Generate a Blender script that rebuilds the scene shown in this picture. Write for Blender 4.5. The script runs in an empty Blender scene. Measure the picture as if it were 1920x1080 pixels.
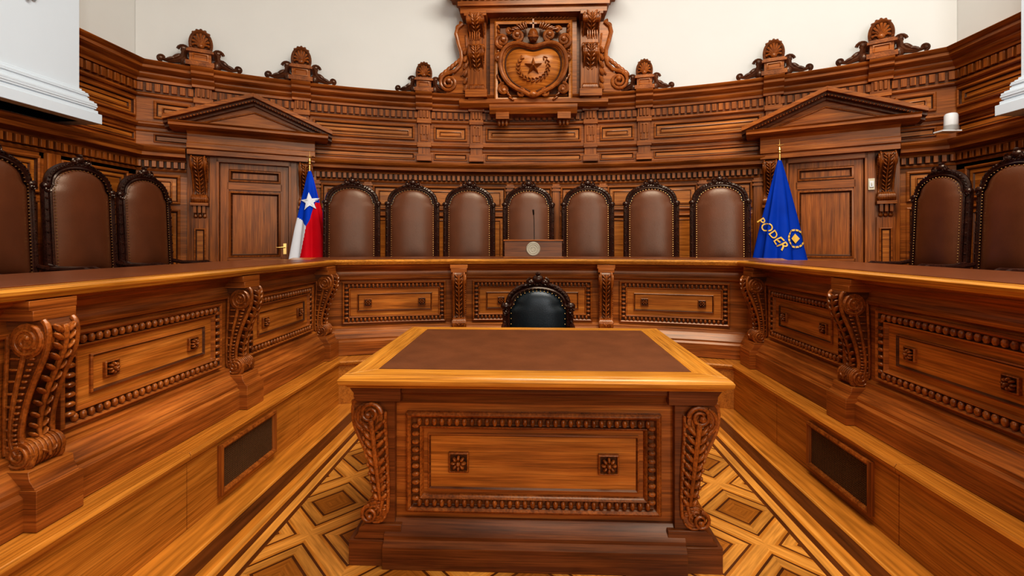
import bpy, bmesh, math, random
from math import sin, cos, pi, radians, sqrt, asin, ceil
from mathutils import Vector, Matrix
random.seed(4)
sc = bpy.context.scene
try: sc.view_settings.view_transform = 'Standard'
except Exception: pass
for lk in ('Medium High Contrast', 'Standard - Medium High Contrast'):
    try:
        sc.view_settings.look = lk; break
    except Exception: pass

# ------------------------------------------------------------ materials
def newmat(name):
    m = bpy.data.materials.new(name); m.use_nodes = True
    nt = m.node_tree
    b = nt.nodes['Principled BSDF']
    return m, nt, b
def rgba(c): return (c[0], c[1], c[2], 1)
def wood(name, dark, mid, light, scale, rough=0.28, bump=0.07, coat=0.0, big=0.38, spec=.38):
    dark, mid, light = [(c[0] * 1.02, c[1] * 1.10, c[2] * 1.9 + .001) for c in (dark, mid, light)]
    m, nt, b = newmat(name)
    N, L = nt.nodes, nt.links
    tc = N.new('ShaderNodeTexCoord'); mp = N.new('ShaderNodeMapping')
    mp.inputs['Scale'].default_value = [v * 2 if v > 8 else v for v in scale]
    L.new(tc.outputs['Object'], mp.inputs['Vector'])
    n1 = N.new('ShaderNodeTexNoise'); n1.inputs['Scale'].default_value = 1.6
    n1.inputs['Detail'].default_value = 8; n1.inputs['Roughness'].default_value = .65; n1.inputs['Distortion'].default_value = .35
    L.new(mp.outputs[0], n1.inputs['Vector'])
    cr = N.new('ShaderNodeValToRGB'); e = cr.color_ramp.elements
    e[0].position = .28; e[0].color = rgba(dark); e[1].position = .74; e[1].color = rgba(light)
    k = e.new(.5); k.color = rgba(mid)
    L.new(n1.outputs['Fac'], cr.inputs[0])
    n2 = N.new('ShaderNodeTexNoise'); n2.inputs['Scale'].default_value = 1.3; n2.inputs['Detail'].default_value = 3
    L.new(tc.outputs['Object'], n2.inputs['Vector'])
    mr = N.new('ShaderNodeMapRange'); mr.inputs[1].default_value = .3; mr.inputs[2].default_value = .7
    mr.inputs[3].default_value = 1 - big; mr.inputs[4].default_value = 1 + big * .5
    L.new(n2.outputs['Fac'], mr.inputs[0])
    # fine pores / grain lines
    mp2 = N.new('ShaderNodeMapping'); mp2.inputs['Scale'].default_value = [v * 12 if v > 5 else v * 2.5 for v in scale]
    L.new(tc.outputs['Object'], mp2.inputs['Vector'])
    n3 = N.new('ShaderNodeTexNoise'); n3.inputs['Scale'].default_value = 1.5; n3.inputs['Detail'].default_value = 3
    L.new(mp2.outputs[0], n3.inputs['Vector'])
    mr2 = N.new('ShaderNodeMapRange'); mr2.inputs[1].default_value = .35; mr2.inputs[2].default_value = .6
    mr2.inputs[3].default_value = .66; mr2.inputs[4].default_value = 1.12
    L.new(n3.outputs['Fac'], mr2.inputs[0])
    mm = N.new('ShaderNodeMath'); mm.operation = 'MULTIPLY'; L.new(mr.outputs[0], mm.inputs[0]); L.new(mr2.outputs[0], mm.inputs[1])
    mx = N.new('ShaderNodeVectorMath'); mx.operation = 'SCALE'
    L.new(cr.outputs[0], mx.inputs[0]); L.new(mm.outputs[0], mx.inputs['Scale'])
    L.new(mx.outputs[0], b.inputs['Base Color'])
    b.inputs['Roughness'].default_value = rough
    b.inputs['Specular IOR Level'].default_value = spec
    b.inputs['Specular Tint'].default_value = (1, .82, .64, 1)
    bp = N.new('ShaderNodeBump'); bp.inputs['Strength'].default_value = bump; bp.inputs['Distance'].default_value = .01
    L.new(n1.outputs['Fac'], bp.inputs['Height']); L.new(bp.outputs[0], b.inputs['Normal'])
    return m
def plain(name, col, rough=.5, metal=0, nscale=0, nbump=0, coat=0, var=.12, vs=4, spec=.4, tint=None):
    m, nt, b = newmat(name); N, L = nt.nodes, nt.links
    tc = N.new('ShaderNodeTexCoord')
    n = N.new('ShaderNodeTexNoise'); n.inputs['Scale'].default_value = vs; n.inputs['Detail'].default_value = 4
    L.new(tc.outputs['Object'], n.inputs['Vector'])
    cr = N.new('ShaderNodeValToRGB'); e = cr.color_ramp.elements
    e[0].position = .3; e[1].position = .7
    e[0].color = rgba([c * (1 - var) for c in col]); e[1].color = rgba([min(1, c * (1 + var)) for c in col])
    L.new(n.outputs['Fac'], cr.inputs[0]); L.new(cr.outputs[0], b.inputs['Base Color'])
    b.inputs['Roughness'].default_value = rough; b.inputs['Metallic'].default_value = metal
    b.inputs['Coat Weight'].default_value = coat; b.inputs['Specular IOR Level'].default_value = spec
    if tint: b.inputs['Specular Tint'].default_value = (*tint, 1)
    if nbump:
        n3 = N.new('ShaderNodeTexNoise'); n3.inputs['Scale'].default_value = nscale; n3.inputs['Detail'].default_value = 4
        L.new(tc.outputs['Object'], n3.inputs['Vector'])
        bp = N.new('ShaderNodeBump'); bp.inputs['Strength'].default_value = nbump; bp.inputs['Distance'].default_value = .005
        L.new(n3.outputs['Fac'], bp.inputs['Height']); L.new(bp.outputs[0], b.inputs['Normal'])
    return m

W_H = wood('wood_horizontal', (.12, .028, .003), (.31, .080, .007), (.48, .148, .015), (1, 1, 11))
W_V = wood('wood_vertical', (.11, .026, .003), (.28, .071, .006), (.43, .128, .012), (11, 11, 1))
W_P = wood('wood_panel', (.20, .050, .004), (.43, .126, .010), (.60, .21, .022), (1, 1, 9))
W_C = wood('wood_carved', (.11, .024, .002), (.27, .066, .005), (.42, .120, .011), (6, 6, 6), rough=.26, spec=.55)
W_G = wood('wood_groove', (.03, .007, .001), (.075, .018, .002), (.12, .032, .003), (1, 1, 10), rough=.45)  # darker wood for recesses: crevice shade put into the colour
W_D = wood('wood_dark', (.055, .013, .002), (.14, .035, .004), (.21, .060, .008), (1, 1, 10))  # dark wood; in the table frames it also paints groove shade
W_DK = wood('wood_scroll_dark', (.03, .008, .002), (.07, .018, .003), (.12, .035, .006), (6, 6, 6), rough=.28, spec=.45)
W_X = wood('wood_table_edge', (.36, .115, .007), (.54, .195, .013), (.68, .27, .024), (1, 12, 12), rough=.22, spec=.5)
W_Y = wood('wood_table_edge_long', (.36, .115, .007), (.54, .195, .013), (.68, .27, .024), (12, 1, 12), rough=.22, spec=.5)
W_STEP = wood('wood_step', (.29, .088, .006), (.45, .145, .010), (.56, .20, .017), (9, 1, 9), rough=.26, big=.2)
W_FR = wood('wood_chair_frame', (.012, .003, .001), (.028, .007, .002), (.055, .015, .004), (6, 6, 6), rough=.22, spec=.5)
LEA = plain('leather_brown', (.105, .032, .012), .32, nscale=220, nbump=.25, var=.24, vs=3, spec=.6, tint=(1, .84, .66))
LEB = plain('leather_black', (.004, .008, .010), .33, nscale=220, nbump=.2, var=.2)
TOPL = plain('leather_desktop', (.120, .038, .013), .5, nscale=120, nbump=.2, var=.14, vs=9, spec=.2, tint=(1, .8, .6))
TOPS = plain('bench_desktop', (.14, .038, .011), .28, nscale=60, nbump=.1, var=.15, vs=5, spec=.45, tint=(1, .8, .6))
BRASS = plain('brass', (.75, .48, .16), .28, 1)
NAIL = plain('brass_nail', (.50, .30, .11), .35, 1)
PLAS = plain('plaster_white', (.64, .63, .585), .85, nscale=30, nbump=.08, var=.03, vs=.8)
PLASR = plain('plaster_tan', (.40, .31, .22), .85, nscale=30, nbump=.08, var=.03, vs=.8)
PLASB = plain('plaster_trim_white', (.66, .73, .78), .7, var=.02, vs=1)
CEIL = plain('ceiling_white', (.6, .56, .5), .9, var=.02)
F_BLUE = plain('flag_blue', (.002, .05, .46), .7, nscale=300, nbump=.1, spec=.1)
F_BLUE2 = plain('flag_royal_blue', (.001, .036, .32), .6, nscale=300, nbump=.1, spec=.1)
F_WHITE = plain('flag_white', (.75, .76, .78), .7, var=.03)
F_RED = plain('flag_red', (.58, .003, .012), .7, var=.1, spec=.1)
GOLD = plain('gold_thread', (.75, .45, .07), .5, var=.1)
BLACK = plain('black_metal', (.012, .012, .012), .4)
BRONZE = plain('seal_bronze', (.40, .36, .27), .5, .3, nscale=90, nbump=.4)
GRILL = plain('grille_brown', (.045, .020, .008), .5)
GRILW = plain('grille_wire', (.13, .065, .028), .4, .3)
WPL = plain('plastic_white', (.72, .72, .70), .35, var=.02)
GREYP = plain('plastic_grey', (.35, .34, .32), .4, var=.02)
BEIGE = plain('plastic_beige', (.62, .53, .36), .4, var=.03)

def floor_mat():
    m, nt, b = newmat('parquet'); N, L = nt.nodes, nt.links
    def mt(op, a, bb=None, c=None):
        n = N.new('ShaderNodeMath'); n.operation = op
        for i, v in enumerate((a, bb, c)):
            if v is None: continue
            if isinstance(v, (int, float)): n.inputs[i].default_value = v
            else: L.new(v, n.inputs[i])
        return n.outputs[0]
    tc = N.new('ShaderNodeTexCoord'); sp = N.new('ShaderNodeSeparateXYZ'); L.new(tc.outputs['Object'], sp.inputs[0])
    x, y = sp.outputs[0], sp.outputs[1]
    u = mt('MULTIPLY', mt('ADD', x, y), 1.96); v = mt('MULTIPLY', mt('SUBTRACT', x, y), 1.96)
    fu = mt('MULTIPLY', mt('ABSOLUTE', mt('SUBTRACT', mt('FRACT', mt('ADD', u, 40)), .5)), 2)
    fv = mt('MULTIPLY', mt('ABSOLUTE', mt('SUBTRACT', mt('FRACT', mt('ADD', v, 40)), .5)), 2)
    c = mt('MAXIMUM', fu, fv)
    par = mt('MODULO', mt('ADD', mt('FLOOR', mt('ADD', u, 40)), mt('FLOOR', mt('ADD', v, 40))), 2)
    def noise(sx, sy, sclx=1):
        cb = N.new('ShaderNodeCombineXYZ'); L.new(mt('MULTIPLY', u, sx), cb.inputs[0]); L.new(mt('MULTIPLY', v, sy), cb.inputs[1])
        n = N.new('ShaderNodeTexNoise'); n.inputs['Scale'].default_value = 1; n.inputs['Detail'].default_value = 5
        L.new(cb.outputs[0], n.inputs['Vector']); return n.outputs['Fac']
    na, nb_ = noise(2, 30), noise(30, 2)
    sel = mt('GREATER_THAN', fu, fv)
    g = mt('ADD', mt('MULTIPLY', sel, nb_), mt('MULTIPLY', mt('SUBTRACT', 1, sel), na))
    def ramp(src, stops):
        cr = N.new('ShaderNodeValToRGB'); cr.color_ramp.interpolation = 'CONSTANT'; e = cr.color_ramp.elements
        e[0].position = stops[0][0]; e[0].color = rgba(stops[0][1]); e[1].position = stops[1][0]; e[1].color = rgba(stops[1][1])
        for p, cc in stops[2:]:
            k = e.new(p); k.color = rgba(cc)
        L.new(src, cr.inputs[0]); return cr.outputs[0]
    LT, MD, OR, DK = (.50, .205, .036), (.31, .100, .012), (.40, .142, .018), (.085, .024, .005)
    pat = ramp(c, [(0, MD), (.40, DK), (.46, OR), (.50, LT), (.72, DK), (.775, OR), (.84, LT)])
    bd = mt('MAXIMUM', mt('ABSOLUTE', x), mt('SUBTRACT', y, 2.08))
    t = mt('MULTIPLY', mt('SUBTRACT', bd, 1.1), 2.0)   # 1.1..1.6 -> 0..1
    brd = ramp(t, [(0, OR), (.14, DK), (.18, LT), (.27, DK), (.33, OR), (.36, LT), (.41, OR), (.50, DK), (.66, OR), (.68, LT), (.70, OR)])
    isb = mt('GREATER_THAN', bd, 1.17)
    mix = N.new('ShaderNodeMix'); mix.data_type = 'RGBA'
    L.new(isb, mix.inputs[0]); L.new(pat, mix.inputs[6]); L.new(brd, mix.inputs[7])
    cb = N.new('ShaderNodeCombineXYZ'); L.new(mt('MULTIPLY', x, 40), cb.inputs[0]); L.new(mt('MULTIPLY', y, 3), cb.inputs[1])
    n3 = N.new('ShaderNodeTexNoise'); n3.inputs['Scale'].default_value = 1; L.new(cb.outputs[0], n3.inputs['Vector'])
    gg = mt('ADD', mt('MULTIPLY', isb, n3.outputs['Fac']), mt('MULTIPLY', mt('SUBTRACT', 1, isb), g))
    br = mt('ADD', mt('MULTIPLY', gg, 1.6), .2)
    inner = mt('MULTIPLY', mt('SUBTRACT', 1, isb), mt('LESS_THAN', c, .775))
    br = mt('MULTIPLY', br, mt('SUBTRACT', 1.06, mt('MULTIPLY', mt('MULTIPLY', inner, par), .30)))
    vm = N.new('ShaderNodeVectorMath'); vm.operation = 'SCALE'; L.new(mix.outputs[2], vm.inputs[0]); L.new(br, vm.inputs['Scale'])
    L.new(vm.outputs[0], b.inputs['Base Color'])
    b.inputs['Roughness'].default_value = .26; b.inputs['Specular IOR Level'].default_value = .4
    b.inputs['Specular Tint'].default_value = (1, .82, .62, 1)
    return m
FLOOR = floor_mat()

# ------------------------------------------------------------ mesh builder
class MB:
    def __init__(s, T=None, seg=1e9):
        s.V = []; s.F = []; s.M = []; s.mats = []; s.T = T or (lambda a, o, z: (a, -o, z)); s.seg = seg
    def mi(s, m):
        if m not in s.mats: s.mats.append(m)
        return s.mats.index(m)
    def add(s, pts):
        i = len(s.V); s.V.extend(s.T(*p) for p in pts); return i
    def face(s, idx, m): s.F.append(idx); s.M.append(s.mi(m))
    def loft(s, rings, m, close=True, caps=True):
        n = len(rings[0]); base = [s.add(r) for r in rings]
        for k in range(len(rings) - 1):
            a, b = base[k], base[k + 1]
            for i in range(n if close else n - 1):
                j = (i + 1) % n
                s.face((a + i, a + j, b + j, b + i), m)
        if caps:
            s.face(tuple(base[0] + i for i in range(n)), m); s.face(tuple(base[-1] + i for i in range(n)), m)
    def ns(s, s0, s1): return max(1, ceil(abs(s1 - s0) / s.seg))
    def prof(s, s0, s1, pr, m):
        n = s.ns(s0, s1)
        s.loft([[(s0 + (s1 - s0) * k / n, o, z) for o, z in pr] for k in range(n + 1)], m)
    def box(s, s0, s1, o0, o1, z0, z1, m):
        s.prof(s0, s1, [(o0, z0), (o1, z0), (o1, z1), (o0, z1)], m)
    def frame(s, s0, s1, z0, z1, pr, m, fill=None):
        n = s.ns(s0, s1); rings = []
        for t, o in pr:
            a, b, c, d = s0 + t, s1 - t, z0 + t, z1 - t
            r = [(a + (b - a) * k / n, o, c) for k in range(n + 1)] + [(b + (a - b) * k / n, o, d) for k in range(n + 1)]
            rings.append(r)
        s.loft(rings, m, caps=False)
        if fill:
            t, o = pr[-1]; a, b, c, d = s0 + t, s1 - t, z0 + t, z1 - t
            i0 = s.add([(a + (b - a) * k / n, o, c) for k in range(n + 1)]); i1 = s.add([(a + (b - a) * k / n, o, d) for k in range(n + 1)])
            for k in range(n): s.face((i0 + k, i0 + k + 1, i1 + k + 1, i1 + k), fill)
    def ell(s, c, r, m, nu=8, nv=5, a=0):
        rings = []
        for j in range(1, nv):
            th = pi * j / nv; ring = []
            for i in range(nu):
                p = 2 * pi * i / nu
                x, y, z = r[0] * sin(th) * cos(p), r[1] * sin(th) * sin(p), r[2] * cos(th)
                ring.append((c[0] + x * cos(a) - z * sin(a), c[1] + y, c[2] + x * sin(a) + z * cos(a)))
            rings.append(ring)
        s.loft(rings, m, caps=True)
    def tube(s, pts, rad, m, n=6):
        P = [Vector(p) for p in pts]; K = len(P)
        if not isinstance(rad, (list, tuple)): rad = [rad] * K
        rings = []; up = None
        for k in range(K):
            d = (P[min(k + 1, K - 1)] - P[max(k - 1, 0)])
            if d.length < 1e-9: d = Vector((0, 0, 1))
            d.normalize()
            if up is None:
                up = Vector((0, 1, 0)) if abs(d.y) < .9 else Vector((1, 0, 0))
            up = (up - d * up.dot(d))
            if up.length < 1e-6: up = d.orthogonal()
            up.normalize(); w = d.cross(up)
            rings.append([tuple(P[k] + (up * cos(2 * pi * i / n) + w * sin(2 * pi * i / n)) * rad[k]) for i in range(n)])
        s.loft(rings, m)
    def cyl_s(s, s0, s1, o, z, r, m, n=16):
        s.loft([[(q, o + r * cos(2 * pi * i / n), z + r * sin(2 * pi * i / n)) for i in range(n)] for q in (s0, s1)], m)
    def lathe(s, c, pr, m, n=14):   # axis z, pr [(r,z)]
        s.loft([[(c[0] + r * cos(2 * pi * i / n), c[1] + r * sin(2 * pi * i / n), c[2] + z) for i in range(n)] for r, z in pr], m)
    def disc_o(s, c, r, o0, o1, m, n=24):  # axis o
        s.loft([[(c[0] + rr * cos(2 * pi * i / n), o, c[1] + rr * sin(2 * pi * i / n)) for i in range(n)] for rr, o in ((r, o0), (r, o1 - .003), (r * .95, o1))], m)
    def spiral(s, cs, o, cz, r0, r1, turns, a0, dr, rad, m, n=5, rise=0):
        K = max(8, int(turns * 14)); pts = []; rr = []
        for k in range(K + 1):
            t = k / K; r = r0 + (r1 - r0) * t ** .8; a = a0 + dr * 2 * pi * turns * t
            pts.append((cs + r * cos(a), o + rise * t, cz + r * sin(a))); rr.append(rad * (1 - .35 * t))
        s.tube(pts, rr, m, n); s.ell(pts[-1], (rad * 1.6,) * 3, m, 7, 5)
    def spiral_side(s, q, co, cz, r0, r1, turns, a0, dr, rad, m, n=5):
        K = int(turns * 14); pts = []
        for k in range(K + 1):
            t = k / K; r = r0 + (r1 - r0) * t; a = a0 + dr * 2 * pi * turns * t
            pts.append((q, co + r * cos(a), cz + r * sin(a)))
        s.tube(pts, rad, m, n); s.ell(pts[-1], (rad * 1.5,) * 3, m, 7, 5)
    def rosette(s, cs, o, cz, r, m):
        s.frame(cs - r, cs + r, cz - r, cz + r, [(0, o - .01), (0, o + .012), (r * .15, o + .016), (r * .2, o + .004)], m, fill=W_G)
        for k in range(8):
            a = k * pi / 4
            rr = r * .5
            s.ell((cs + rr * cos(a), o + .016, cz + rr * sin(a)), (r * .30, .014, r * .17), m, 8, 5, a)
        s.ell((cs, o + .022, cz), (r * .24, .018, r * .24), m)
    def eggs(s, s0, s1, z0, z1, o, step, r, m, arch=False):
        def run(a, b, fixed, hor):
            n = max(1, int(abs(b - a) / step)); 
            for k in range(n):
                t = a + (b - a) * (k + .5) / n
                c = (t, o, fixed) if hor else (fixed, o, t)
                s.ell(c, (r * .62 if hor else r, r * .8, r if hor else r * .62), m, 8, 5)
        run(s0, s1, z0, True); run(s0, s1, z1, True); run(z0, z1, s0, False); run(z0, z1, s1, False)
    def leafrow(s, s0, s1, z, o, step, r, m):
        n = max(1, int(abs(s1 - s0) / step))
        for k in range(n):
            t = s0 + (s1 - s0) * (k + .5) / n
            s.ell((t, o, z), (r * .9, r * .5, r * .38), m, 7, 4, .7)
    def finish(s, name, bevel=0, smooth=40, loc=(0, 0, 0), rot=0):
        me = bpy.data.meshes.new(name); me.from_pydata(s.V, [], s.F)
        for m in s.mats: me.materials.append(m)
        me.polygons.foreach_set('material_index', s.M)
        bm = bmesh.new(); bm.from_mesh(me); bmesh.ops.recalc_face_normals(bm, faces=bm.faces); bm.to_mesh(me); bm.free()
        me.polygons.foreach_set('use_smooth', [True] * len(me.polygons))
        try: me.set_sharp_from_angle(angle=radians(smooth))
        except Exception: pass
        me.update()
        ob = bpy.data.objects.new(name, me); sc.collection.objects.link(ob)
        ob.location = loc; ob.rotation_euler = (0, 0, rot)
        if bevel:
            md = ob.modifiers.new('bevel', 'BEVEL'); md.width = bevel; md.segments = 2; md.limit_method = 'ANGLE'; md.angle_limit = radians(45)
        return ob

CY = -1.1; R = 7.6
def Tarc(RR): return lambda s, o, z: ((RR - o) * sin(s / RR), CY + (RR - o) * cos(s / RR), z)
def Tflat(RR, ph):
    n = (sin(ph), cos(ph)); t = (cos(ph), -sin(ph))
    return lambda s, o, z: ((RR - o) * n[0] + s * t[0], CY + (RR - o) * n[1] + s * t[1], z)
SX = 4.52; YC = 5.01; SE = 4.835
TL = lambda s, o, z: (-SX + o, YC - s, z)
TR = lambda s, o, z: (SX - o, YC - s, z)
PZ = .52   # judges' platform

def console(mb, sc_, w, z0, z1, D, m, leafm=None):
    H = z1 - z0
    key = [(.90, 1.0), (1.0, .96), (1.02, .88), (.96, .78), (.80, .67), (.62, .55), (.47, .42), (.38, .30), (.36, .20), (.46, .13), (.60, .09), (.62, .03), (.5, .0)]
    pts = []
    for i in range(len(key) - 1):
        p0 = key[max(i - 1, 0)]; p1 = key[i]; p2 = key[i + 1]; p3 = key[min(i + 2, len(key) - 1)]
        for k in range(3):
            t = k / 3
            f = lambda a, b, c, d: .5 * (2 * b + (c - a) * t + (2 * a - 5 * b + 4 * c - d) * t * t + (3 * b - a - 3 * c + d) * t ** 3)
            pts.append((f(p0[0], p1[0], p2[0], p3[0]) * D, z0 + H * f(p0[1], p1[1], p2[1], p3[1])))
    pts.append((key[-1][0] * D, z0))
    h = w / 2
    rings = [[(sc_ - h, -.02, z), (sc_ - h, o, z), (sc_ - h * .8, o - .004, z), (sc_ - h * .3, o - .004, z), (sc_ + h * .3, o - .004, z), (sc_ + h * .8, o - .004, z), (sc_ + h, o, z), (sc_ + h, -.02, z)] for o, z in pts]
    mb.loft(rings, W_D)
    r1 = min(D * .42, H * .14); r2 = min(D * .30, H * .085)
    mb.cyl_s(sc_ - h - .008, sc_ + h + .008, D * 1.02 - r1, z0 + H * .985 - r1, r1, m)
    mb.cyl_s(sc_ - h - .006, sc_ + h + .006, D * .68 - r2, z0 + r2 * 1.05, r2 * 1.1, m)
    nr = 7
    for k in range(nr):
        q = sc_ - h + w * (k + .5) / nr
        mb.cyl_s(q - w * .05, q + w * .05, D * 1.02 - r1, z0 + H * .985 - r1, r1 + .004, m, 18)
        mb.cyl_s(q - w * .05, q + w * .05, D * .68 - r2, z0 + r2 * 1.05, r2 * 1.1 + .004, m, 16)
    for sg in (-1, 1):
        q = sc_ + sg * (h + .008)
        mb.spiral_side(q, D * 1.02 - r1, z0 + H * .985 - r1, r1 * .92, r1 * .2, 2, 1.2, -1, .007, m)
        mb.spiral_side(q, D * .68 - r2, z0 + r2 * 1.05, r2, r2 * .25, 1.5, 3.5, 1, .006, m)
        mb.tube([(sc_ + sg * h * .92, o + .004, z) for o, z in pts], .010, m, 6)
        mb.tube([(q - sg * .004, o * .55, z) for o, z in pts[5:-6]], .009, m, 6)
        mb.tube([(q - sg * .004, max(0, o * .12), z) for o, z in pts[5:-6]], .008, m, 6)
        for k in range(8, len(pts) - 8, 1):
            mb.ell((q - sg * .003, pts[k][0] * .80, pts[k][1]), (.008, .012, .0065), m, 6, 4)
            if k % 2 == 0:
                mb.ell((q - sg * .003, pts[k][0] * .34, pts[k][1]), (.008, pts[k][0] * .17, .006), m, 6, 4)
    mb.tube([(sc_, o + .014, z) for o, z in pts[3:-4]], [.011 - .006 * k / len(pts) for k in range(len(pts[3:-4]))], m, 6)
    for k in range(4, len(pts) - 6, 2):
        o, z = pts[k]; sz = h * (.85 - .35 * k / len(pts))
        for sg in (-1, 1):
            mb.ell((sc_ + sg * sz * .5, o + .010, z), (sz * .55, .018, sz * .19), m, 8, 5, sg * .9)

# ------------------------------------------------------------ room shell
mb = MB(); mb.T = lambda a, o, z: (a, o, z)
mb.box(-SX, SX, -4.5, 4.2, -.1, 0, FLOOR); mb.finish('floor')
mb = MB(Tarc(R), .35)
mb.box(-SE, SE, -.2, 0, 0, 6.9, PLAS); mb.finish('wall_back')
for nm, T in (('wall_left', TL), ('wall_right', TR)):
    mb = MB(T); mb.box(-.1, YC + 4.5, -.2, 0, 0, 6.9, PLAS); mb.finish(nm)
mb = MB(lambda a, o, z: (a, o, z))
mb.box(-SX, SX, -4.7, -4.5, 0, 1.6, PLASR); mb.box(-SX, SX, -4.7, -4.5, 5.6, 6.9, PLASR)
for a, b in ((-SX, -3.4), (-1.9, -.75), (.75, 1.9), (3.4, SX)): mb.box(a, b, -4.7, -4.5, 1.6, 5.6, PLASR)
mb.finish('wall_rear')
for k, cx in enumerate((-2.65, 0, 2.65)):  # made-up windows, added to frame the rear fill lights
    mb = MB(lambda a, o, z, cx=cx: (cx + a, -4.6 + o, z))
    mb.frame(-.75, .75, 1.6, 5.6, [(0, -.05), (0, .05), (.07, .05), (.07, -.05)], WPL)
    for q in (-.03,): mb.box(q, q + .06, -.03, .03, 1.6, 5.6, WPL)
    for zz in (2.6, 3.6, 4.6): mb.box(-.75, .75, -.03, .03, zz, zz + .05, WPL)
    mb.finish('window_%d' % (k + 1))
mb = MB(lambda a, o, z: (a, o, z))
mb.box(-SX, SX, -4.7, -1.0, 6.9, 7.0, CEIL); mb.box(-SX, SX, 3.4, 6.7, 6.9, 7.0, CEIL)
mb.box(-SX, -.6, -1.0, 3.4, 6.9, 7.0, CEIL); mb.box(3.4, SX, -1.0, 3.4, 6.9, 7.0, CEIL)  # ceiling opening shaped for the added overhead light
mb.finish('ceiling')

# ------------------------------------------------------------ wood panelling
CROWN = [(-.01, 3.17), (.05, 3.17), (.055, 3.20), (.09, 3.225), (.10, 3.24), (.10, 3.26), (.15, 3.285), (.165, 3.30), (.165, 3.33), (.20, 3.35), (.21, 3.375), (-.01, 3.385)]
LEDGE = [(0, 2.27), (.05, 2.27), (.055, 2.29), (.09, 2.31), (.15, 2.315), (.155, 2.355), (.19, 2.38), (.20, 2.41), (.17, 2.42), (.06, 2.445), (0, 2.465)]
def raised_panel(mb, a, b, z0, z1, o=.02, small=False):
    k = .6 if small else 1
    mb.frame(a, b, z0, z1, [(0, o - .005), (0, o + .022 * k), (.014 * k, o + .03 * k), (.028 * k, o + .022 * k)], W_H)
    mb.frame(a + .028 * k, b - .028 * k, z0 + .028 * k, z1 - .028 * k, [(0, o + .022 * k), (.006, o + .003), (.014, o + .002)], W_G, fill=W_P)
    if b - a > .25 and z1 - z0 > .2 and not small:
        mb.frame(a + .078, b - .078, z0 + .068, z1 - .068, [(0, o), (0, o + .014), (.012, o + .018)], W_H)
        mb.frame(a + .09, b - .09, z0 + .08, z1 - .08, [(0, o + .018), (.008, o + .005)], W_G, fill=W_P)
def upper(mb, s0, s1, breaks, skip=()):
    mb.box(s0, s1, -.0, .02, 2.1, 3.2, W_H)
    mb.prof(s0, s1, CROWN, W_H)
    mb.prof(s0, s1, [(.0, 3.0), (.045, 3.0), (.06, 3.015), (.06, 3.03), (.04, 3.045), (0, 3.045)], W_H)
    mb.box(s0, s1, .0, .024, 3.045, 3.17, W_D)
    n = int((s1 - s0) / .078)
    for k in range(n):
        c = s0 + (s1 - s0) * (k + .5) / n
        mb.box(c - .026, c + .026, .015, .055, 3.065, 3.155, W_V)
    mb.prof(s0, s1, [(.0, 2.655), (.05, 2.655), (.075, 2.68), (.075, 2.70), (.05, 2.715), (0, 2.715)], W_H)
    mb.prof(s0, s1, [(.0, 2.60), (.03, 2.60), (.04, 2.615), (.0, 2.63)], W_H)
    bs = breaks
    for a, b in zip(bs[:-1], bs[1:]):
        if b - a < .2: continue
        raised_panel(mb, a + .13, b - .13, 2.755, 2.965)
        if b - a > .5: raised_panel(mb, a + .13, b - .13, 2.485, 2.585, small=True)
def pilaster(mb, c):
    w = .085
    mb.box(c - w, c + w, 0, .075, 2.465, 3.18, W_V)
    mb.box(c - w - .02, c + w + .02, 0, .10, 2.465, 2.56, W_H)
    mb.box(c - w - .012, c + w + .012, 0, .10, 2.655, 2.72, W_H)
    mb.box(c - w - .015, c + w + .015, 0, .10, 2.985, 3.05, W_H)
    mb.frame(c - w + .03, c + w - .03, 2.74, 2.96, [(0, .07), (0, .085), (.01, .088), (.018, .078)], W_H)
    for q in (-.045, 0, .045):
        mb.box(c + q - .014, c + q + .014, .07, .105, 3.06, 3.16, W_V)
        mb.box(c + q - .014, c + q + .014, .07, .09, 2.83, 2.95, W_V)
    mb.prof(c - w - .03, c + w + .03, [(o + .05 if o > 0 else o, z) for o, z in CROWN], W_H)
def lower(mb, s0, s1, panels, ledge):
    mb.box(s0, s1, 0, .02, PZ, 2.3, W_H)
    mb.prof(s0, s1, [(0, PZ), (.06, PZ), (.06, PZ + .16), (.03, PZ + .2), (0, PZ + .2)], W_H)
    for a, b in ledge:
        mb.prof(a, b, LEDGE, W_H)
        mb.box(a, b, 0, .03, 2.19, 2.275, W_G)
        n = int((b - a) / .066)
        for k in range(n):
            c = a + (b - a) * (k + .5) / n
            mb.box(c - .02, c + .02, .015, .08, 2.195, 2.268, W_V)
        mb.prof(a, b, [(0, 2.155), (.03, 2.155), (.04, 2.18), (.03, 2.19), (0, 2.19)], W_H)
    for a, b in panels:
        raised_panel(mb, a, b, 1.78, 2.12); raised_panel(mb, a, b, .98, 1.72); raised_panel(mb, a, b, .76, .93, small=True)

mb = MB(Tarc(R), .22)
br = [-4.80, -4.19, -3.117, -1.539, -.809, .809, 1.539, 3.117, 4.19, 4.80]
upper(mb, -4.83, 4.83, br)
for c in br[1:-1]: pilaster(mb, c)
pn = []
c = -2.95
while c < 2.8:
    pn.append((c + .06, c + .60)); c += .655
lower(mb, -4.83, 4.83, pn + [(-4.72, -4.42), (4.42, 4.72)], [(-4.83, -4.36), (-3.02, 3.02), (4.36, 4.83)])
for k in range(10):
    c = -2.95 + .655 * k
    mb.box(c - .05, c + .05, .01, .06, .72, 2.155, W_V)
    for z in (2.05, 2.10): mb.box(c - .065, c + .065, .01, .075, z, z + .03, W_H)
mb.finish('wood_wall_paneling', bevel=.003)

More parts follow.
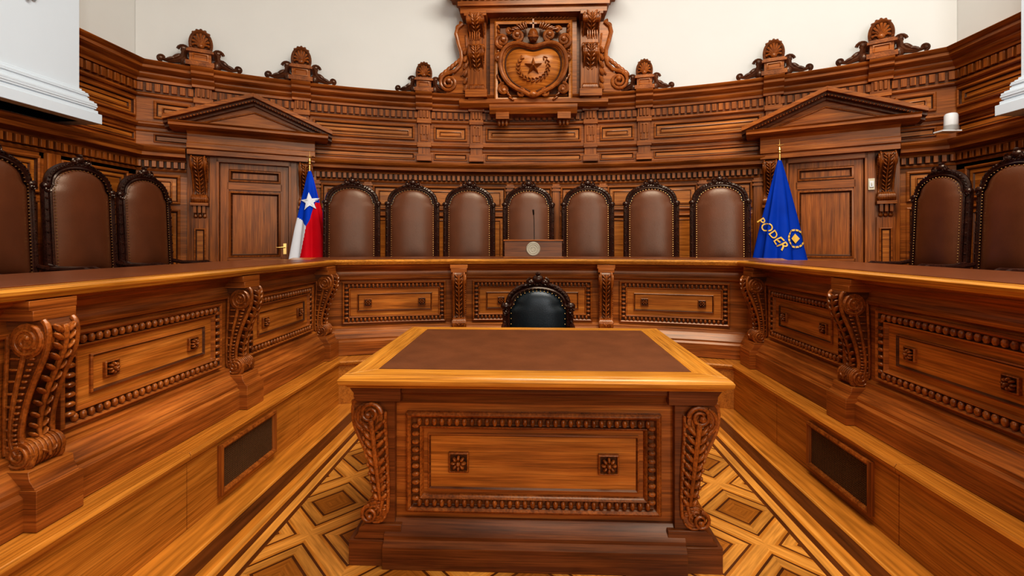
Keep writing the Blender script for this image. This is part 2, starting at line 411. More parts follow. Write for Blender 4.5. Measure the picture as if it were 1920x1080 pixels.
for T, ln in ((TL, 'l'), (TR, 'r')):
    mb = MB(T)
    upper(mb, 0, 1.02, [-.1, 1.02])
    pn = [(.12 + .9 * k, .12 + .9 * k + .72) for k in range(7)]
    lower(mb, 0, 6.4, pn, [(0, 6.4)])
    for k in range(8):
        c = .03 + .9 * k
        if k: mb.box(c - .07, c + .05, .01, .06, .72, 2.155, W_V)
    mb.finish('wood_wall_paneling', bevel=.003)
    # white pilaster on the ledge
    mb = MB(T)
    a, b = .89, 2.6
    mb.box(a, b, 0, .27, 2.466, 6.9, PLASB)
    def stp(z0, z1, e): mb.box(a - e * .9, b + e, 0, .27 + e * .7, z0, z1, PLASB)
    stp(2.466, 2.56, .14); stp(2.56, 2.59, .115)
    for z0, e in ((2.59, .09), (2.603, .105), (2.62, .112), (2.64, .108), (2.655, .09)): stp(z0, z0 + .02, e)
    stp(2.675, 2.70, .06)
    for z0, e in ((2.70, .05), (2.712, .06), (2.727, .055), (2.74, .035)): stp(z0, z0 + .016, e)
    stp(2.756, 2.775, .015)
    for q in range(5):
        z = 3.42 + q * .07
        for sg in (-1, 1): mb.ell((1.34 + sg * .035, .28, z), (.045, .03, .025), PLASB, 8, 5, sg * -.7)
        mb.ell((1.34, .29, z - .02), (.02, .03, .04), PLASB)
    mb.spiral(1.26, .28, 3.80, .07, .02, 1.3, 0, 1, .016, PLASB); mb.spiral(1.42, .28, 3.80, .07, .02, 1.3, pi, -1, .016, PLASB)
    mb.finish('white_pilaster', bevel=.004)

# finials
def finial(ph, k=1.0):
    T0 = Tflat(R, ph)
    mb = MB(lambda s, o, z: T0(s * k, o, 3.386 + z * k))
    m = W_C
    mb.box(-.13, .13, .005, .24, 0, .05, m); mb.box(-.10, .10, .02, .21, .05, .15, W_H)
    mb.frame(-.075, .075, .06, .14, [(0, .205), (0, .22), (.01, .222), (.018, .212)], W_H)
    mb.box(-.125, .125, .005, .235, .15, .175, m); mb.box(-.11, .11, .01, .22, .175, .195, m)
    zc = .27; q_ = .87
    mb.loft([[(.115 * q_ * f * cos(a), o, zc + .145 * f * sin(a) * (1 if sin(a) > 0 else .5)) for a in [2 * pi * i / 24 for i in range(24)]] for f, o in ((1, .06), (1, .13), (.9, .155), (.78, .14))], W_D)
    for i in range(9):
        a = radians(-10 + i * 25)
        mb.tube([(.0, .15, zc - .03), (.06 * q_ * cos(a), .165, zc + .065 * sin(a)), (.09 * q_ * cos(a), .15, zc + .112 * sin(a))], [.006, .012, .013], m, 6)
    mb.ell((0, .165, zc - .03), (.035, .03, .03), m)
    mb.tube([(.115 * q_ * cos(a), .145, zc + .145 * sin(a)) for a in [radians(-20 + 220 * i / 20) for i in range(21)]], .016, W_D, 6)
    for i in range(5):
        a = radians(50 + i * 20); mb.ell((.125 * q_ * cos(a), .13, zc + .16 * sin(a)), (.020, .022, .017), W_D, 6, 4, a)
    for sg in (-1, 1):
        mb.tube([(sg * .115, .12, .21), (sg * .15, .12, .17), (sg * .16, .12, .10), (sg * .20, .12, .06), (sg * .28, .12, .038), (sg * .36, .12, .05)], [.026, .032, .034, .032, .024, .014], W_DK)
        mb.spiral(sg * .155, .12, .185, .055, .015, 1.2, 0 if sg > 0 else pi, sg, .018, W_DK)
        mb.spiral(sg * .35, .12, .06, .042, .01, 1.2, -pi / 2, sg, .016, W_DK)
        mb.ell((sg * .22, .12, .095), (.06, .035, .028), W_DK, 8, 5, -sg * .7)
        mb.ell((sg * .27, .12, .065), (.06, .035, .022), W_DK, 8, 5, -sg * .4)
        mb.ell((sg * .145, .12, .05), (.05, .05, .06), W_DK, 8, 5)
    mb.finish('carved_finial')
for s_ in (-4.21, -3.117, -1.539, 1.539, 3.117, 4.19): finial(s_ / R, 1.06 if abs(s_) > 3 else .98)

# ------------------------------------------------------------ doors
def door(name, ph, sw):
    mb = MB(Tflat(R, ph))
    b = .05
    mb.box(-.40, .40, .03, b + .01, PZ, 2.33, W_V)
    mb.frame(-.37, .37, PZ + .02, 2.32, [(0, b + .01), (0, b + .03), (.09, b + .03), (.09, b + .012)], W_V, fill=W_V)
    mb.box(-.30, .30, b, b + .03, 1.98, 2.07, W_H)
    def dp(z0, z1):
        mb.frame(-.28, .28, z0, z1, [(0, b + .01), (0, b + .04), (.02, b + .045)], W_V)
        mb.frame(-.26, .26, z0 + .02, z1 - .02, [(0, b + .045), (.012, b + .02), (.02, b + .016)], W_G, fill=W_V)
    dp(2.08, 2.225); dp(1.15, 1.96); dp(.65, 1.04)
    mb.box(-.30, .30, b, b + .03, 1.05, 1.15, W_H)
    for sg in (-1, 1):
        a0, a1 = sorted((sg * .375, sg * .47)); mb.box(a0, a1, .03, b + .07, PZ, 2.40, W_V)
        a0, a1 = sorted((sg * .375, sg * .40)); mb.box(a0, a1, .03, b + .09, PZ, 2.36, W_V)
        a0, a1 = sorted((sg * .47, sg * .70)); mb.box(a0, a1, .03, b + .03, PZ, 2.40, W_V)
        console(mb, sg * .57, .14, 1.80, 2.34, .20 + b, W_C)
        for q in (-.045, 0, .045):
            mb.box(sg * .57 + q - .016, sg * .57 + q + .016, b, b + .10, 1.68, 1.79, W_V)
        mb.box(sg * .57 - .09, sg * .57 + .09, b, b + .12, 1.765, 1.80, W_H)
        for q in (-.045, 0, .045): mb.lathe((sg * .57 + q, b + .05, 1.62), [(.006, 0), (.022, .02), (.012, .06)], W_C, 8)
        mb.box(sg * .57 - .085, sg * .57 + .085, .03, b + .05, PZ, 1.62, W_V)
        raised_panel(mb, sg * .57 - .06, sg * .57 + .06, .8, 1.5, b + .05, small=True)
    mb.box(-.40, .40, .03, b + .09, 2.30, 2.36, W_H)
    mb.prof(-.68, .68, [(.03, 2.36), (b + .17, 2.36), (b + .17, 2.42), (b + .19, 2.43), (b + .19, 2.49), (b + .16, 2.50), (b + .16, 2.60), (b + .20, 2.63), (.03, 2.64)], W_H)
    e = .83
    mb.prof(-e, e, [(.03, 2.63), (b + .22, 2.63), (b + .25, 2.65), (b + .30, 2.66), (b + .30, 2.69), (b + .32, 2.71), (.03, 2.71)], W_H)
    ap = 3.05
    mb.loft([[(-e + .05, o, 2.70), (e - .05, o, 2.70), (0, o, ap - .03)] for o in (.03, b + .15)], W_H)
    k = [(-e + .28, 2.73), (e - .28, 2.73), (0, ap - .13)]
    for i in range(3):
        p, q = k[i], k[(i + 1) % 3]; mb.tube([(p[0], b + .155, p[1]), (q[0], b + .155, q[1])], .012, W_C, 6)
    sl = (ap - 2.71) / e
    for sg in (-1, 1):
        for t0, t1, o1, m in ((-.075, -.04, b + .20, W_D), (-.04, -.005, b + .27, W_D), (-.005, .035, b + .33, W_H), (.035, .05, b + .31, W_H)):
            mb.loft([[(sg * x, .03, z + t0), (sg * x, o1, z + t0), (sg * x, o1, z + t1), (sg * x, .03, z + t1)] for x, z in ((e + .05, 2.71 - sl * .05 + .02), (0, ap + .02))], m)
        n = 26
        for i in range(n):
            t = (i + .5) / n; mb.ell((sg * e * t, b + .275, ap - (ap - 2.71) * t - .015), (.013, .014, .014), W_C, 6, 4)
    hx = .33 * sw
    mb.box(hx - .02, hx + .02, b + .03, b + .036, 1.18, 1.32, BRASS)
    mb.tube([(hx, b + .03, 1.27), (hx, b + .075, 1.27), (hx - .03 * sw, b + .08, 1.27), (hx - .10 * sw, b + .08, 1.268)], .008, BRASS)
    ob = mb.finish(name, bevel=.003)
    return ob
door('door_1', radians(-27.5), 1); door('door_2', radians(27.6), -1)
mb = MB(Tflat(R, radians(27.6)))
mb.box(.405, .465, .12, .145, 1.93, 2.06, BEIGE); mb.box(.415, .455, .145, .155, 1.96, 2.03, WPL); mb.box(.43, .44, .155, .163, 1.98, 2.01, BEIGE)
mb.finish('wall_switch', bevel=.002)

# ------------------------------------------------------------ crest
mb = MB(Tflat(R, 0)); b = .08
m = W_C; mo = W_P
mb.box(-1.0, 1.0, .005, .12, 3.385, 4.40, W_D)
mb.box(-.60, .60, .10, .20, 3.2, 4.45, W_H)
mb.frame(-.535, .535, 3.27, 4.38, [(0, .19), (0, .25), (.02, .27), (.05, .26)], W_P)
mb.frame(-.485, .485, 3.32, 4.33, [(0, .26), (.015, .22), (.03, .202)], W_G, fill=W_D)
mb.leafrow(-.5, .5, 4.41, .25, .05, .03, m)
mb.prof(-1.02, 1.02, [(.02, 3.20), (.22, 3.20), (.25, 3.23), (.27, 3.25), (.27, 3.30), (.24, 3.32), (.02, 3.32)], W_H)
mb.prof(-.60, .60, [(.02, 3.10), (.25, 3.10), (.28, 3.14), (.30, 3.18), (.30, 3.22), (.02, 3.24)], W_H)
for sg in (-1, 1):
    c = sg * .42
    mb.box(c - .09, c + .09, .1, .30, 3.02, 3.11, W_H)
    for q in (-.05, 0, .05): mb.lathe((c + q, .22, 2.94), [(.008, 0), (.026, .03), (.014, .09)], m, 8)
    c = sg * .78
    mb.box(c - .13, c + .13, .1, .22, 3.32, 4.42, W_V)
    mb.box(c - .15, c + .15, .1, .32, 3.32, 3.42, W_H)
    console(mb, c, .19, 3.42, 4.02, .36, m)
    console(mb, c, .21, 3.98, 4.40, .44, m)
    mb.box(c - .15, c + .15, .1, .42, 4.38, 4.44, W_H)
    for q in range(5):
        mb.ell((c - .06 + .03 * q, .46, 4.08), (.012, .02, .07), m, 6, 5)
    mb.loft([[(sg * .90, .1, z), (sg * x, .1, z), (sg * x, .26, z), (sg * .90, .26, z)] for x, z in [(1.0, 4.34), (1.06, 4.24), (1.03, 4.1), (.99, 3.95), (.99, 3.8), (1.07, 3.68), (1.16, 3.6), (1.2, 3.39)]], W_H)
    mb.tube([(sg * x, .27, z) for x, z in [(.97, 4.34), (1.04, 4.28), (1.06, 4.2), (1.03, 4.08), (.99, 3.95), (.985, 3.85), (1.01, 3.76), (1.08, 3.69), (1.18, 3.66)]], .030, m, 8)
    mb.tube([(sg * (x - .06), .27, z - .02) for x, z in [(.99, 4.2), (.98, 4.08), (.96, 3.95), (.955, 3.85), (.98, 3.74), (1.05, 3.64)]], .014, m, 6)
    mb.spiral(sg * 1.16, .27, 3.53, .135, .03, 2.0, pi / 2, -sg, .026, m, 7)
    mb.spiral(sg * 1.02, .24, 4.30, .075, .02, 1.4, pi / 2, sg, .02, m, 6)
    mb.spiral(sg * 1.34, .20, 3.475, .07, .02, 1.3, pi / 2, -sg, .02, m, 6)
    mb.disc_o((sg * 1.16, 3.53), .14, .1, .24, W_D)
    mb.disc_o((sg * 1.34, 3.475), .07, .1, .18, W_D)
    for q in range(6):
        mb.ell((sg * (1.02 + .05 * q), .25, 3.84 - .04 * q), (.06, .03, .03), m, 8, 5, -sg * .9)
        mb.ell((sg * (.93), .28, 3.45 + .1 * q), (.03, .03, .055), m, 8, 5, sg * .4)
for z0, z1, hw, o in ((4.44, 4.52, .99, .36), (4.52, 4.58, 1.02, .40), (4.58, 4.66, .98, .38), (4.66, 4.70, 1.08, .46), (4.70, 4.76, 1.14, .54), (4.76, 4.84, 1.18, .60)):
    mb.box(-hw, hw, .005, o, z0, z1, W_H)
n = 24
for k in range(n):
    c = -.96 + 1.92 * (k + .5) / n; mb.box(c - .025, c + .025, .36, .42, 4.60, 4.655, W_V)
mb.loft([[(-1.0, o, 4.84), (1.0, o, 4.84), (.55, o, 5.15), (0, o, 5.3), (-.55, o, 5.15)] for o in (.05, .4)], W_H)
cz = 3.74
SHP = [(0, .25), (.10, .27), (.22, .30), (.34, .27), (.42, .18), (.45, .05), (.43, -.09), (.36, -.22), (.25, -.31), (.12, -.37), (0, -.42)]
def heart(f, n=4):
    P = []
    full = SHP + [(-x, z) for x, z in SHP[-2:0:-1]]
    K = len(full)
    for i in range(K):
        p0, p1, p2, p3 = full[i - 1], full[i], full[(i + 1) % K], full[(i + 2) % K]
        for k in range(n):
            t = k / n
            g = lambda a, b, c, d: .5 * (2 * b + (c - a) * t + (2 * a - 5 * b + 4 * c - d) * t * t + (3 * b - a - 3 * c + d) * t ** 3)
            P.append((g(p0[0], p1[0], p2[0], p3[0]) * f, g(p0[1], p1[1], p2[1], p3[1]) * f))
    return P
mb.loft([[(x, o, cz + z) for x, z in heart(f)] for f, o in ((1.02, .20), (1.02, .30), (.97, .33), (.86, .27), (.84, .265), (.7, .31), (.4, .345))], mo)
hp = heart(1.0); mb.tube([(x, .33, cz + z) for x, z in hp + hp[:1]], .028, m, 7)
hp = heart(.85); mb.tube([(x, .275, cz + z) for x, z in hp + hp[:1]], .013, W_G, 6)
hp = heart(.93); mb.tube([(x, .315, cz + z) for x, z in hp + hp[:1]], .010, m, 6)
st = []
for i in range(10):
    a = pi / 2 + i * pi / 5; r = .13 if i % 2 == 0 else .052
    st.append((r * cos(a), r * sin(a)))
mb.loft([[(x, .33, cz + z - .03) for x, z in st], [(x * .9, .37, cz + z * .9 - .03) for x, z in st], [(x * .1, .42, cz + z * .1 - .03) for x, z in st]], m)
for i in range(17):
    a = radians(-220 + i * 260 / 16)
    mb.ell((.215 * cos(a), .335, cz - .03 + .195 * sin(a)), (.014, .028, .038), m, 7, 5, a + .5)
    mb.ell((.185 * cos(a), .35, cz - .03 + .165 * sin(a)), (.010, .026, .028), m, 7, 5, a - .5)
for sg in (-1, 1):
    mb.spiral(sg * .42, .31, 4.08, .10, .02, 1.6, -pi / 2, sg, .030, m, 7)
    mb.spiral(sg * .22, .32, 4.14, .085, .02, 1.5, -pi / 2, -sg, .028, m, 7)
    mb.spiral(sg * .46, .29, 3.86, .06, .02, 1.3, pi / 2, -sg, .022, m, 6)
    mb.spiral(sg * .40, .29, 3.43, .08, .02, 1.5, pi / 2, -sg, .026, m, 6)
    mb.spiral(sg * .17, .31, 3.37, .06, .02, 1.3, pi / 2, sg, .022, m, 6)
    mb.spiral(sg * .33, .29, 4.23, .05, .015, 1.3, 0, sg, .020, m, 6)
    for q in range(7):
        mb.ell((sg * (.10 + .03 * q), .31 + .012 * (q % 2), 4.29 - .012 * q), (.06, .04, .017), m, 8, 5, sg * (1.3 - .2 * q))
        mb.ell((sg * (.48 - .03 * q), .27, 3.60 - .05 * q), (.05, .036, .020), m, 8, 5, sg * (1.2 - .1 * q))
        mb.ell((sg * (.48 - .005 * q), .27, 4.28 - .06 * q), (.022, .034, .033), m, 8, 5, -sg * .4)
    for q in range(4): mb.ell((sg * .48, .27, 4.0 - q * .05), (.03, .036, .022), m, 7, 5)
mb.ell((0, .34, 4.13), (.075, .08, .10), m); mb.tube([(-.07, .39, 4.10), (0, .43, 4.08), (.07, .39, 4.10)], .012, m); mb.box(-.012, .012, .35, .38, 4.12, 4.34, m); mb.box(-.05, .05, .35, .38, 4.27, 4.29, m)
mb.ell((0, .32, 3.34), (.07, .06, .05), m)
mb.finish('carved_coat_of_arms', bevel=.0025)

# ------------------------------------------------------------ platform, step
def nose(o, d=0): return [(-.158, 0), (o, 0), (o, .315), (o + .015, .325), (o + .02, .345), (o + .012, .36 - d), (-.158, .36 - d)]
TBL = lambda s, o, z: (-1.8 + o, s, z)
TBR = lambda s, o, z: (1.8 - o, s, z)
RB = 5.3
mb = MB(Tarc(RB), .25)
mb.prof(-1.95, 1.95, nose(.25, .003), W_STEP)
mb.seg = 1e9
ys = [-1.0, .15, 1.25, 2.05, 3.05, 3.85]
for T in (TBL, TBR):
    mb.T = T
    for a, b_ in zip(ys[:-1], ys[1:]): mb.prof(a + .0015, b_ - .0015, nose(.2), W_STEP)
mb.finish('bench_step', bevel=.002)
mb = MB(Tarc(RB), .3)
mb.box(-3.3, 3.3, -2.27, -.16, 0, PZ, W_STEP)
for T in (TBL, TBR):
    mb.T = T; mb.seg = 1e9; mb.box(-1.0, 4.9, -2.62, -.16, 0, PZ - .001, W_STEP)
mb.finish('platform')
for T, y0 in ((TBL, 2.25), (TBR, 2.19)):
    mb = MB(T)
    y1 = y0 + .50
    mb.frame(y0, y1, .045, .30, [(0, .2005), (0, .222), (.012, .228), (.022, .222), (.028, .203)], W_V, fill=GRILL)
    k = y0 + .03
    while k < y1 - .03:
        mb.box(k, k + .0035, .203, .211, .072, .272, GRILW); k += .011
    z = .078
    while z < .27:
        mb.box(y0 + .028, y1 - .028, .203, .209, z, z + .0035, GRILW); z += .011
    mb.finish('heater_grille')

# ------------------------------------------------------------ benches
BODY = [(-.15, .362), (.10, .362), (.10, .475), (.085, .49), (.085, .505), (.05, .545), (.035, .56), (.03, .575), (.03, .59), (0, .60), (0, .995), (.02, 1.005), (.025, 1.02), (.01, 1.035), (.005, 1.075), (.03, 1.105), (.06, 1.115), (.065, 1.137), (-.15, 1.137)]
def slab(W): return [(-W, 1.135), (.10, 1.135), (.118, 1.142), (.122, 1.155), (.128, 1.160), (.130, 1.172), (.120, 1.181), (-W, 1.181)]
def bay(mb, a, b):
    z0, z1 = .615, .985
    mb.frame(a, b, z0, z1, [(0, -.002), (0, .018), (.008, .026), (.018, .018)], W_H)
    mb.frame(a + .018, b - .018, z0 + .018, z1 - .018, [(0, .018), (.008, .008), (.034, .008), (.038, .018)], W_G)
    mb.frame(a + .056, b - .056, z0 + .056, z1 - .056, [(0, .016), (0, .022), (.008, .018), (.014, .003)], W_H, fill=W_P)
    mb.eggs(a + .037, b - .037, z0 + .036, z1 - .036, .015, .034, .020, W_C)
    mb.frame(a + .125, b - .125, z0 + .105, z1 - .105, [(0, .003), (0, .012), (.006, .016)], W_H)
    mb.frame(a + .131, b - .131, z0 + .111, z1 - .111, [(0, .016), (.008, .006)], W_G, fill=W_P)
    w = b - a
    for t in (.24, .76): mb.rosette(a + w * t, .007, (z0 + z1) / 2, .033, W_C)
def bench_console(mb, c):
    mb.box(c - .080, c + .080, 0, .145, .362, .50, W_H)
    mb.prof(c - .075, c + .075, [(0, .50), (.135, .50), (.115, .53), (.11, .56), (0, .56)], W_H)
    console(mb, c, .105, .56, 1.065, .145, W_C)
    mb.box(c - .072, c + .072, 0, .125, 1.065, 1.10, W_H)
    mb.box(c - .080, c + .080, 0, .12, 1.10, 1.134, W_H)
mb = MB(Tarc(RB), .2)
mb.prof(-1.88, 1.88, BODY, W_H)
for c in (-.68, .66): bench_console(mb, c)
for a, b_ in ((-1.70, -.80), (-.56, .54), (.78, 1.70)): bay(mb, a, b_)
mb.prof(-2.15, 2.15, slab(.70), W_X)
n = 20
mb.loft([[(s_, -.62, 1.182), (s_, .03, 1.182), (s_, .03, 1.186), (s_, -.62, 1.186)] for s_ in [-1.95 + 3.9 * k / n for k in range(n + 1)]], TOPS)
mb.finish('judges_bench', bevel=.0025)
for T, cons in ((TBL, (.46, 1.54, 2.66, 3.74)), (TBR, (.34, 1.44, 2.55, 3.62))):
    mb = MB(T)
    mb.prof(-.8, 3.93, BODY, W_H)
    for c in cons: bench_console(mb, c)
    prev = -.70
    for c in cons:
        bay(mb, prev + .115, c - .115); prev = c
    s2 = [(o, z - .002) for o, z in slab(.72)]
    mb.prof(-.8, 4.02, s2, W_Y)
    mb.box(-.72, 3.86, -.66, .045, 1.178, 1.183, TOPS)
    mb.box(-.8, -.75, -.6, -.1, PZ, 1.14, W_V)
    mb.finish('judges_bench', bevel=.0025)

# ------------------------------------------------------------ central table
TX, TY0, TY1 = .0, 1.78, 2.85
mb = MB()
front = lambda s, o, z: (TX + s, 1.90 - o, z)
back = lambda s, o, z: (TX - s, 2.72 + o, z)
HB = .595
def side(sg): return lambda s, o, z: (TX + sg * (HB + o), s, z)
mb.T = front
mb.box(-HB, HB, -.82, 0, .10, .74, W_H)
for T in (front, back):
    mb.T = T
    mb.prof(-HB - .02, HB + .02, [(-.02, 0), (.07, 0), (.07, .09), (.05, .11), (.05, .125), (.02, .16), (.012, .18), (-.02, .18)], W_D)
    mb.prof(-HB - .02, HB + .02, [(-.02, .66), (.01, .66), (.015, .69), (.035, .71), (.035, .745), (-.02, .745)], W_D)
    a, b_, z0, z1 = -.530, .525, .208, .624
    mb.frame(a, b_, z0, z1, [(0, -.002), (0, .02), (.01, .028), (.02, .02)], W_C)
    mb.frame(a + .02, b_ - .02, z0 + .02, z1 - .02, [(0, .02), (.008, .008), (.034, .008), (.038, .02)], W_D)
    mb.frame(a + .058, b_ - .058, z0 + .058, z1 - .058, [(0, .018), (0, .024), (.008, .018), (.014, .004)], W_C, fill=W_H)
    mb.eggs(a + .040, b_ - .040, z0 + .040, z1 - .040, .016, .031, .018, W_C)
    mb.frame(a + .090, b_ - .090, z0 + .090, z1 - .090, [(0, .004), (0, .012), (.006, .015)], W_H)
    mb.frame(a + .096, b_ - .096, z0 + .096, z1 - .096, [(0, .015), (.006, .007)], W_D, fill=W_P)
    for t in (-.31, .31): mb.rosette(t, .008, (z0 + z1) / 2, .042, W_C)
for sg in (-1, 1):
    mb.T = side(sg)
    mb.prof(1.88, 2.74, [(-.02, 0), (.05, 0), (.05, .11), (.02, .16), (-.02, .18)], W_D)
    mb.frame(2.14, 2.48, .22, .64, [(0, 0), (0, .02), (.02, .024), (.03, .01), (.05, .008)], W_H, fill=W_P)
    for y in (1.95, 2.66):
        mb.box(y - .10, y + .10, -.05, .165, 0, .105, W_D)
        mb.prof(y - .09, y + .09, [(-.05, .105), (.15, .105), (.13, .125), (.125, .15), (.10, .165), (-.05, .165)], W_D)
        console(mb, y, .155, .165, .675, .15, W_C)
        mb.prof(y - .10, y + .10, [(-.05, .675), (.135, .675), (.145, .695), (.145, .71), (.16, .73), (.16, .742), (-.05, .742)], W_D)
# carved relief on the front cheeks: leaf, scroll eyes
mb.T = lambda s, o, z: (TX + s, 1.866 - o, z)
for sg in (-1, 1):
    cx = lambda z: sg * (.595 + .092 * (.35 + .65 * max(0, (z - .2) / .45)) * .85)
    for k in range(9):
        z = .57 - k * .036; x = cx(z); w_ = .040 * (.55 + .45 * (z - .2) / .4)
        for q in (-1, 1):
            mb.ell((x + q * w_ * .62, .006, z), (w_ * .8, .017, .011), W_C, 8, 5, q * .85)
            mb.ell((x + q * w_ * 1.25, .004, z + .022), (w_ * .35, .013, .009), W_C, 7, 4, q * 1.1)
    mb.tube([(cx(z), .014, z) for z in (.60, .54, .47, .40, .33, .27)], [.012, .012, .011, .010, .009, .006], W_C)
    mb.spiral(sg * .672, .010, .625, .048, .012, 1.6, -sg * 0 + (pi if sg > 0 else 0), -sg, .010, W_C, 6)
    mb.spiral(sg * .675, .010, .208, .038, .010, 1.5, pi / 2, -sg, .009, W_C, 6)
mb.T = lambda s, o, z: (s, o, z)
x0, x1 = TX - .777, TX + .777
def ring(e, z): return [(x0 - e, TY0 - e, z), (x1 + e, TY0 - e, z), (x1 + e, TY1 + e, z), (x0 - e, TY1 + e, z)]
mb.loft([ring(-.06, .742), ring(-.03, .745), ring(-.02, .757), ring(-.008, .760), ring(0, .768), ring(.002, .782), ring(-.004, .790), ring(-.010, .795), ring(-.018, .80)], W_X)
def quad(P, m):
    mb.loft([[(x, y, z) for x, y in P] for z in (.796, .8025)], m)
a, b_, c, d = x0 + .02, x1 - .02, TY0 + .02, TY1 - .02
ia, ib_, ic, id_ = x0 + .13, x1 - .13, TY0 + .10, TY1 - .10
quad([(a, c), (b_, c), (ib_, ic), (ia, ic)], W_X); quad([(a, d), (b_, d), (ib_, id_), (ia, id_)], W_X)
quad([(a, c), (ia, ic), (ia, id_), (a, d)], W_Y); quad([(b_, c), (ib_, ic), (ib_, id_), (b_, d)], W_Y)
mb.loft([[(ia + e, ic + e, z), (ib_ - e, ic + e, z), (ib_ - e, id_ - e, z), (ia + e, id_ - e, z)] for e, z in ((.002, .797), (.002, .8035), (.006, .8045))], TOPL)
mb.finish('desk_table', bevel=.002)

# ------------------------------------------------------------ chairs
def chair(name, lea, W, H, zs, z0, seat, arm_z, fr=.028, depth=.25):
    yb = .25
    T = lambda s, o, z: (s, yb - o + .05 * (z - seat), z)
    mb = MB(T); f = W_FR
    def outline(ins, n=22):
        w = W - ins; wa = w - .02; top = H - .03 - ins * 1.0
        P = [(-w, z0)] + [(-w, z0 + (zs - z0) * k / 8) for k in range(1, 9)]
        P.append((-w + .008, zs + .015))
        for k in range(n + 1):
            a = pi * k / n; P.append((-wa * cos(a), zs + .02 + (top - zs - .02) * sin(a) ** .9 if 0 < k < n else zs + .02))
        P += [(w - .008, zs + .015)] + [(w, z0 + (zs - z0) * k / 8) for k in range(8, -1, -1)]
        return P
    O = outline(fr)
    mb.tube([(x, 0, z) for x, z in O], fr, f, 8)
    I = outline(fr * 1.9); mb.tube([(x, .022, z) for x, z in I], .011, f, 6)
    for sg in (-1, 1):
        mb.tube([(sg * (W - fr), 0, z0 + .02), (sg * (W - fr), 0, seat * .5), (sg * (W - fr), -.03, .0)], [fr, .026, .02], f, 8)
        mb.ell((sg * (W - fr), .01, zs + .01), (.038, .034, .032), f)
        mb.spiral(sg * (W - fr), .03, zs - .02, .026, .008, 1.2, 0, sg, .007, f)
    acc = 0; OO = outline(fr * .7, 60)
    for i in range(1, len(OO)):
        p, q = OO[i - 1], OO[i]; d = math.dist(p, q); acc += d
        if acc > .026:
            acc = 0; an = math.atan2(q[1] - p[1], q[0] - p[0]); mb.ell((q[0], .022, q[1]), (.013, .012, .009), f, 6, 4, an + .6)
    for x, z, r in ((0, H - .01, .042), (-.045, H - .035, .028), (.045, H - .035, .028), (0, H + .028, .02)): mb.ell((x, .012, z), (r, .03, r * .8), f)
    for sg in (-1, 1):
        mb.spiral(sg * .055, .03, H - .03, .03, .008, 1.3, pi / 2, -sg, .009, f)
        mb.ell((sg * .10, .02, H - .055), (.04, .018, .012), f, 8, 5, -sg * .4)
    ins = fr * 2 + .004
    def hw(z):
        w = W - ins; wa = w - .035; top = H - .035 - ins
        if z <= zs - .02: return w
        if z <= zs + .02: return w - .035 * (z - zs + .02) / .04
        t = min(1, (z - zs - .02) / (top - zs - .02)); return wa * max(0, 1 - t ** 2.1) ** .5
    top = H - .035 - ins; nz, nx = 34, 14; zb = z0 + .03
    rows = []; rowb = []
    for j in range(nz + 1):
        t = j / nz; z = zb + (top - zb) * (1 - (1 - t) ** 1.25); w = max(hw(z), .004); r = []; rb = []
        for i in range(nx + 1):
            u = -1 + 2 * i / nx
            ev = max(0, 1 - abs(2 * (z - zb) / (top - zb) - 1) ** 6)
            r.append((u * w, .012 + .06 * (1 - abs(u) ** 3) * ev ** .6, z)); rb.append((u * w, -.02, z))
        rows.append(r); rowb.append(rb)
    mb.loft(rows, lea, close=False, caps=False); mb.loft(rowb, f, close=False, caps=False)
    OB = outline(fr * 1.2)
    n2 = len(OB) // 2
    rings = []
    for k in range(n2):
        p, q = OB[k], OB[-1 - k]
        rings.append([(p[0], -.012, p[1]), (p[0], .012, p[1]), (q[0], .012, q[1]), (q[0], -.012, q[1])])
    mb.loft(rings, f)
    acc = 0; NN = outline(ins + .014, 60)
    for i in range(1, len(NN)):
        p, q = NN[i - 1], NN[i]; d = math.dist(p, q)
        k = max(1, int(d / .012))
        for j in range(k):
            acc += d / k
            if acc > .026:
                acc = 0; x = p[0] + (q[0] - p[0]) * j / k; z = p[1] + (q[1] - p[1]) * j / k
                mb.ell((x, .036, z), (.0055, .007, .0055), NAIL, 6, 4)
    mb.T = lambda a, o, z: (a, o, z)
    def rr(sx, y0, y1, z, n=28):
        P = []
        for i in range(n):
            a = 2 * pi * i / n; ca, sa = cos(a), sin(a)
            P.append((sx * (abs(ca) ** .35) * (1 if ca >= 0 else -1), (y0 + y1) / 2 + (y1 - y0) / 2 * (abs(sa) ** .35) * (1 if sa >= 0 else -1), z))
        return P
    w = W - .015
    y0, y1 = yb - .03 - 2 * depth + .04, yb - .04
    mb.loft([rr(w, y0, y1, seat - .15), rr(w, y0, y1, seat - .075)], f)
    mb.loft([rr(w - .01, y0 + .01, y1 - .01, seat - .08), rr(w, y0, y1, seat - .05), rr(w - .012, y0 + .012, y1, seat - .015), rr(w - .06, y0 + .06, y1 - .03, seat), rr(w * .4, y0 + .15, y1 - .12, seat + .012)], lea)
    for sg in (-1, 1):
        mb.lathe((sg * (w - .035), y0 + .04, 0), [(.014, 0), (.02, .03), (.014, .06), (.022, .12), (.026, seat * .4), (.018, seat * .5), (.028, seat - .2), (.03, seat - .12)], f, 10)
        xa = sg * (w + .0)
        mb.tube([(xa, yb - .01, arm_z + .02), (xa, yb - .12, arm_z + .0), (xa, yb - .28, arm_z - .005), (xa, y0 + .10, arm_z + .0), (xa, y0 + .06, arm_z - .02)], [.022, .020, .024, .026, .024], f, 8)
        mb.ell((xa, y0 + .06, arm_z - .018), (.03, .03, .03), f)
        mb.tube([(xa, y0 + .10, arm_z - .02), (xa, y0 + .11, (arm_z + seat) / 2), (xa * .98, y0 + .07, seat - .08)], [.018, .024, .022], f, 8)
        mb.tube([(sg * (w - .035), y0 + .04, .14), (sg * (w - .035), yb - .02, .14)], .012, f, 6)
